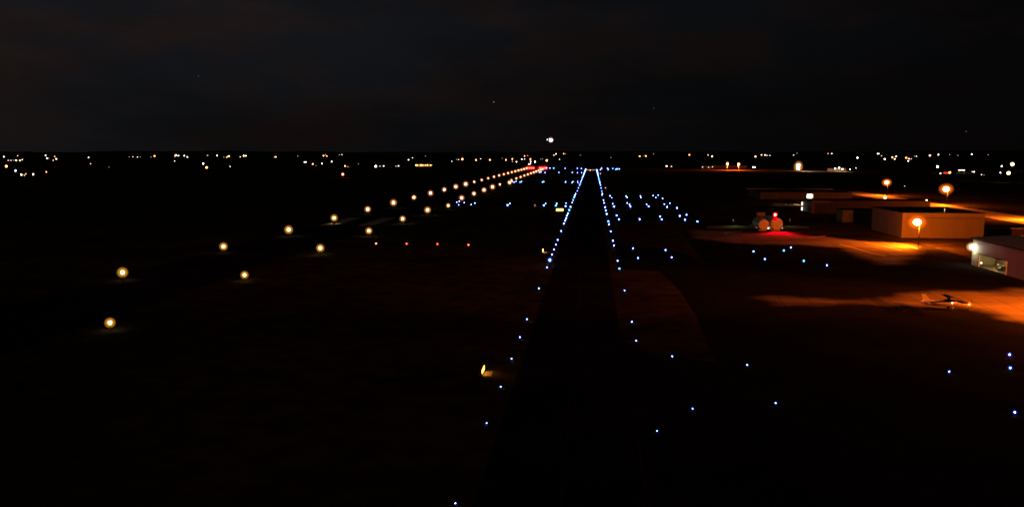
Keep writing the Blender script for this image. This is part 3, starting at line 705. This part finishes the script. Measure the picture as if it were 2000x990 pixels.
MB().ball((0, -.6, 7), 8.5, 0, 1.25, 18).build('lamp_halo', halo_globe((1, .38, .08), .5), r)  # glare of the lamp banks painted as a glowing ball
lamp('POINT', (1, .62, .25), 30000, (0, -2, 9), r, .8)

# filling station: lit canopy, red sign
a = G(1878, 338.4)
r = thing('fuel_station_canopy', (a.x, a.y, 0), 'flat lit canopy on posts, a wide white bar right of the red sign', 'canopy', None, -R(28))
MB().box(-4.6, 4.6, -3, 3, 4.2, 5.2).build('roof', M['skin'], r)
MB().box(-4.4, 4.4, -3.2, -3.01, 4.3, 5.1).build('fascia', glow((1, .85, .65), 4), r)
MB().box(-4.3, 4.3, -2.8, 2.8, 4.1, 4.195).build('lit_ceiling', glow((1, .8, .5), 1.2, True), r)
for x_ in (-3.5, 3.5):
    for y_ in (-2, 2): MB().box(x_ - .2, x_ + .2, y_ - .2, y_ + .2, 0, 4.1).build('post', M['skin'], r)
sheet('forecourt', gp([(1866, 340), (1905, 340), (1902, 337.2), (1868, 337.2)]), .02, M['lot'])
a = G(1847, 340.2)
r = thing('red_sign', (a.x, a.y, 0), 'glowing red roadside sign left of the lit canopy', 'sign', None, -R(26))
MB().box(-2.9, 2.9, -.25, .25, 1.0, 2.6).build('sign_face', glow((1, .03, .02), 2.2), r)
for x_ in (-2, 2): MB().box(x_ - .15, x_ + .15, -.15, .15, 0, 1.0).build('leg', M['steel'], r)

# red obstruction light by the runway far side
a = D(669.5, 340.6, 1050)
r = thing('obstruction_light', (a.x, a.y, 0), 'single red obstruction light on a pole left of the runway', 'beacon')
MB().tube([(0, 0, 0), (0, 0, a.z)], .15, 8).build('pole', M['steel'], r)
MB().ball((0, 0, a.z), 1.25).build('bulb', glow((1, .16, .09), 14), r)
lamp('POINT', (1, .03, .02), 1200, (0, -1.6, a.z), r, .5)

# ------------------------------------------------------------------ lights of the countryside, up to the horizon
K = {'w': (1, .84, .66), 'o': (1, .28, .055), 'y': (1, .55, .14), 'p': (1, .42, .30), 'r': (1, .12, .10), 'g': (.75, 1, .6)}
KN = {'w': 'white', 'o': 'orange', 'y': 'yellow', 'p': 'pinkish', 'r': 'red', 'g': 'greenish'}
far = """7.5 306.4 w2;16 313.5 p1;21.5 313.5 p1;27 313.5 g0;31.5 313.5 y3;39 313.7 y2;43.5 312 w1;34.6 304.4 p1;89 303.7 w2;92 309.7 w2;95.5 309.4 y0;107 306 y1;110 310.6 w2;104 313.4 p1;
173 308 w2;177 320 p1;213 326.5 p0;12.3 325 o4;30.4 333.6 w3;41.5 341.4 w3;47.5 342.5 y1;50.5 339.8 y1;64.8 340.8 w3;90.5 336 o2;252.3 306.6 w0;259.4 306.6 p1;268.5 307 w1;274 307 w0;295 307 w0;302 305 o3;
343.4 303.5 w3;348.6 304.4 w2;341.5 306.2 o1;360 304.5 w2;366 306.8 w2;341 314.6 w1;405.5 304 p1;424 304 w2;437 306.8 w0;443 307 o2;446.8 305.2 y3;469.4 306.6 w1;476 304.6 y3;480.2 304.6 w2;397 319.9 w3;403.5 327.3 o4;449.4 325.4 g1;
536.3 306.9 p1;538.8 306.8 y2;581.5 305 w0;594.6 317 w2;597.2 317 w2;611 320.5 o3;617 324 w0;628.4 319.7 w2;632 304.6 w2;636 302.5 o1;638.4 305.2 o2;648 315.7 w2;663 302.6 w0;667.8 302.5 w1;674 324.6 o3;679.5 326 o1;700 320 g0;734 325 w4;742 324.8 w1;749.4 324.4 w2;
773.4 324.8 p1;778.4 324.1 w2;798 312.4 w2;805.8 308.5 w1;831 305 w0;882.5 315.4 w1;891.8 311.6 w0;895.6 312 w1;903 311.1 o4;930 312.7 o3;939 310.4 w1;956.8 312.6 o3;981 309.6 w0;988 312.5 o3;
1000.6 310.8 o3;1001 315.5 o1;1008.8 316.4 w2;1019 311.4 w2;1024.6 310.8 w1;1024.4 304.9 y2;1030.4 304.3 r1;1036 311 o3;1036.6 316 w2;1033.2 320.8 w2;1036 320 w2;1044.9 316.3 w3;1056 311 w0;1060 310.5 w0;1068 313.6 o4;1082 303.3 o2;1085.9 300.8 w2;1092.9 311.5 w1;1100.8 300.5 o2;1104.8 300.8 w0;1133.4 303 w0;1153 332.4 o2;1172.6 339.5 p1;1182.3 367 p1;1193 308.4 w0;1249.4 305.4 o3;
1257 305 o0;1261.6 305 o3;1276.5 300.9 w0;1346.3 302.8 o3;1382.9 303 w1;1391 305.6 y3;1302 324.6 w3;1311.5 325.5 o2;1372.3 326.4 w1;1384 326.9 w1;1391.8 326 w1;1475.6 305.9 p3;1487.3 302.8 y2;1494 303 w2;1498 304 w1;1470.6 326.9 w3;1474.4 326.9 w3;
1503.8 304 w1;1550 303 w1;1556.9 299.4 w0;1617.3 300.4 p1;1624.5 300.3 p2;1674.8 308.3 w3;1714.2 300.5 w2;1717 300.3 w1;1721.8 304.5 p1;1728 310.9 w3;1742.9 307.5 o3;1747.5 311 w2;1750 306 w2;1631 329.5 w3;1639 327.8 w3;1645.3 330.5 w3;1660 331 w2;1672 328.5 w1;
1770 308.5 o3;1775.5 310.3 p2;1780 310.5 p1;1774 314.5 w2;1786 305.3 w0;1790 305.6 w1;1816 304 p3;1833 302.3 w2;1855 302.3 w0;1871 304 w0;1898 301.8 w2;1930 302.5 w0;1831 325.8 w4;1837 339 w2;1855 337.2 o4;1899 335.8 w1;1902.5 335.8 w2;1917 341.5 w1;1922 342 p0;1954 337.5 w2;1956.5 325 w3;1970 338.3 y5;1977.3 321 y5;1766.8 363.5 p1"""
areas = [(150, 'at the far left of the horizon'), (320, 'left of centre on the left horizon'), (500, 'on the left horizon'), (620, 'left of the red obstruction light'), (760, 'on the horizon around the red obstruction light'),
         (945, 'above the far part of the runway'), (1048, 'above the red runway end'), (1120, 'below the approaching aircraft'), (1240, 'beyond the end of the long taxiway'), (1365, 'right of the taxiway near the horizon'),
         (1520, 'around the orange warehouse on the horizon'), (1620, 'around the dazzling floodlight mast'), (1700, 'around the pale far building'), (1760, 'above the leftmost orange street lamp'), (1800, 'in the orange cluster on the right horizon'), (2001, 'on the far right horizon')]
items = []
for t in far.replace('\n', '').split(';'):
    a, b, k = t.split(); items.append((float(a), float(b), k[0], int(k[1])))
items.sort()
SZ = {0: (.30, 1.6), 1: (.40, 5), 2: (.52, 10), 3: (.70, 14), 4: (1.1, 16), 5: (1.8, 16)}
SW = {0: 'very faint', 1: 'small', 2: 'bright', 3: 'large', 4: 'big glaring', 5: 'dazzling'}
count = {}
for x, yy, k, s_ in items:
    wh = [n for e, n in areas if x < e][0]
    drop = yy - 297
    dist = min(25 * F / max(drop, .5), 5600) if drop < 26 else (27 if drop < 60 else 30) * F / drop
    if drop > 60: dist = 31.4 * F / drop
    q = D(x, yy, dist)
    desc = f'{SW[s_]} {KN[k]} lamp {wh}'
    count[desc] = count.get(desc, 0) + 1
    pxm = dist / 792
    rad, st = SZ[s_]
    rad *= pxm * .72
    ph = q.z
    m = MB().tube([(0, 0, 0), (0, 0, ph)], max(.12, .02 * rad), 6).ball((0, 0, ph), rad, 1)
    o = m.build('distant_lamp', [M['dark'], glow(K[k], st)], None, (q.x, q.y, 0))
    tag(o, desc, 'lamp', 'lamps scattered along the horizon')
    o['_n'] = count[desc]
for o in [o for o in C.objects if '_n' in o]:
    n = o['_n']; del o['_n']
    if count[o['label']] > 1: o['label'] = o['label'] + f', {nth(n)} from the left'

# ------------------------------------------------------------------ stars, sky, moonlight
for i, (x, yy, s_, lab) in enumerate(((387.5, 149, .10, 'faint star high over the left horizon'), (964.5, 199.5, .4, 'faint star above and left of the approaching aircraft'), (1277, 212, .1, 'very faint star right of the approaching aircraft'), (1887, 257, .2, 'faint reddish star low over the right horizon'))):
    q = Vector((0, 0, H)) + ray(x, yy) * 60000
    tag(MB().ball((0, 0, 0), 30).build('star', glow((1, .9, .85) if i < 3 else (1, .4, .3), s_), None, q), lab, 'star')

w = bpy.data.worlds.new('World'); sc.world = w; w.use_nodes = True
nt = w.node_tree; bg = nt.nodes['Background']
sky = nt.nodes.new('ShaderNodeTexSky'); sky.sky_type = 'NISHITA'; sky.sun_disc = False
sky.sun_elevation = R(14); sky.sun_rotation = R(-90)
tc = nt.nodes.new('ShaderNodeTexCoord')
mp = nt.nodes.new('ShaderNodeMapping'); mp.inputs['Scale'].default_value = (1, 1, 3.2); mp.inputs['Location'].default_value = (.3, .1, .2)
nt.links.new(tc.outputs['Generated'], mp.inputs['Vector'])
def N(scale, detail, rough=.5):
    n = nt.nodes.new('ShaderNodeTexNoise'); n.inputs['Scale'].default_value = scale; n.inputs['Detail'].default_value = detail; n.inputs['Roughness'].default_value = rough
    nt.links.new(mp.outputs['Vector'], n.inputs['Vector']); return n
def mth(op, a, b=None, clamp=False):
    n = nt.nodes.new('ShaderNodeMath'); n.operation = op; n.use_clamp = clamp
    for i, v in enumerate((a, b)):
        if v is None: continue
        if isinstance(v, (int, float)): n.inputs[i].default_value = v
        else: nt.links.new(v, n.inputs[i])
    return n.outputs[0]
def mapr(v, a, b, c, d):
    n = nt.nodes.new('ShaderNodeMapRange'); nt.links.new(v, n.inputs[0])
    for i, k in enumerate((a, b, c, d)): n.inputs[i + 1].default_value = k
    n.interpolation_type = 'SMOOTHSTEP'; return n.outputs[0]
sx = nt.nodes.new('ShaderNodeSeparateXYZ'); nt.links.new(tc.outputs['Generated'], sx.inputs['Vector'])
horiz = mapr(sx.outputs['X'], -.75, .50, 1.12, .26)             # the glow of the clouds is stronger to the left
vert = mapr(sx.outputs['Z'], 0.0, .22, .60, 1.2)
cloud = mapr(N(3.0, 5, .55).outputs['Fac'], .3, .7, .78, 1.25)
lum = mth('MULTIPLY', mth('MULTIPLY', horiz, vert), cloud)
ramp = nt.nodes.new('ShaderNodeValToRGB')
ramp.color_ramp.elements[0].position = .42; ramp.color_ramp.elements[0].color = (.0060, .0064, .0080, 1)
ramp.color_ramp.elements[1].position = .62; ramp.color_ramp.elements[1].color = (.0105, .0068, .0066, 1)
nt.links.new(N(7.0, 4).outputs['Fac'], ramp.inputs['Fac'])
mul = nt.nodes.new('ShaderNodeVectorMath'); mul.operation = 'SCALE'
nt.links.new(ramp.outputs['Color'], mul.inputs[0]); nt.links.new(lum, mul.inputs['Scale'])
sk = nt.nodes.new('ShaderNodeVectorMath'); sk.operation = 'SCALE'; sk.inputs['Scale'].default_value = 0.00010
nt.links.new(sky.outputs['Color'], sk.inputs[0])
add = nt.nodes.new('ShaderNodeVectorMath'); add.operation = 'ADD'
nt.links.new(mul.outputs[0], add.inputs[0]); nt.links.new(sk.outputs[0], add.inputs[1])
nt.links.new(add.outputs[0], bg.inputs['Color']); bg.inputs['Strength'].default_value = 1.0

moon = bpy.data.lights.new('moon', 'SUN'); moon.energy = 0.035; moon.angle = R(2); moon.color = (1, .95, .85)
mo = bpy.data.objects.new('moon', moon); C.objects.link(mo)
mo.rotation_euler = Vector((1, .25, -math.tan(R(14)))).to_track_quat('-Z', 'Y').to_euler()

for k in ('grass', 'asphalt', 'runway', 'concrete', 'wornpaint', 'yellow', 'paint', 'roof', 'lot'):     # rough ground has no sheen at a grazing view
    M[k].node_tree.nodes['Principled BSDF'].inputs['Specular IOR Level'].default_value = 0.0

# ------------------------------------------------------------------ render settings
sc.view_settings.view_transform = 'Standard'; sc.view_settings.look = 'None'; sc.view_settings.gamma = 1; sc.view_settings.exposure = 0
sc.view_settings.use_curve_mapping = False
cy = sc.cycles
cy.use_adaptive_sampling = False
cy.use_denoising = True
cy.pixel_filter_type = 'BLACKMAN_HARRIS'; cy.filter_width = 1.6
cy.max_bounces = 3; cy.diffuse_bounces = 2; cy.glossy_bounces = 1; cy.volume_bounces = 0
cy.sample_clamp_indirect = 0.5
cy.caustics_reflective = False; cy.caustics_refractive = False
cy.use_light_tree = True
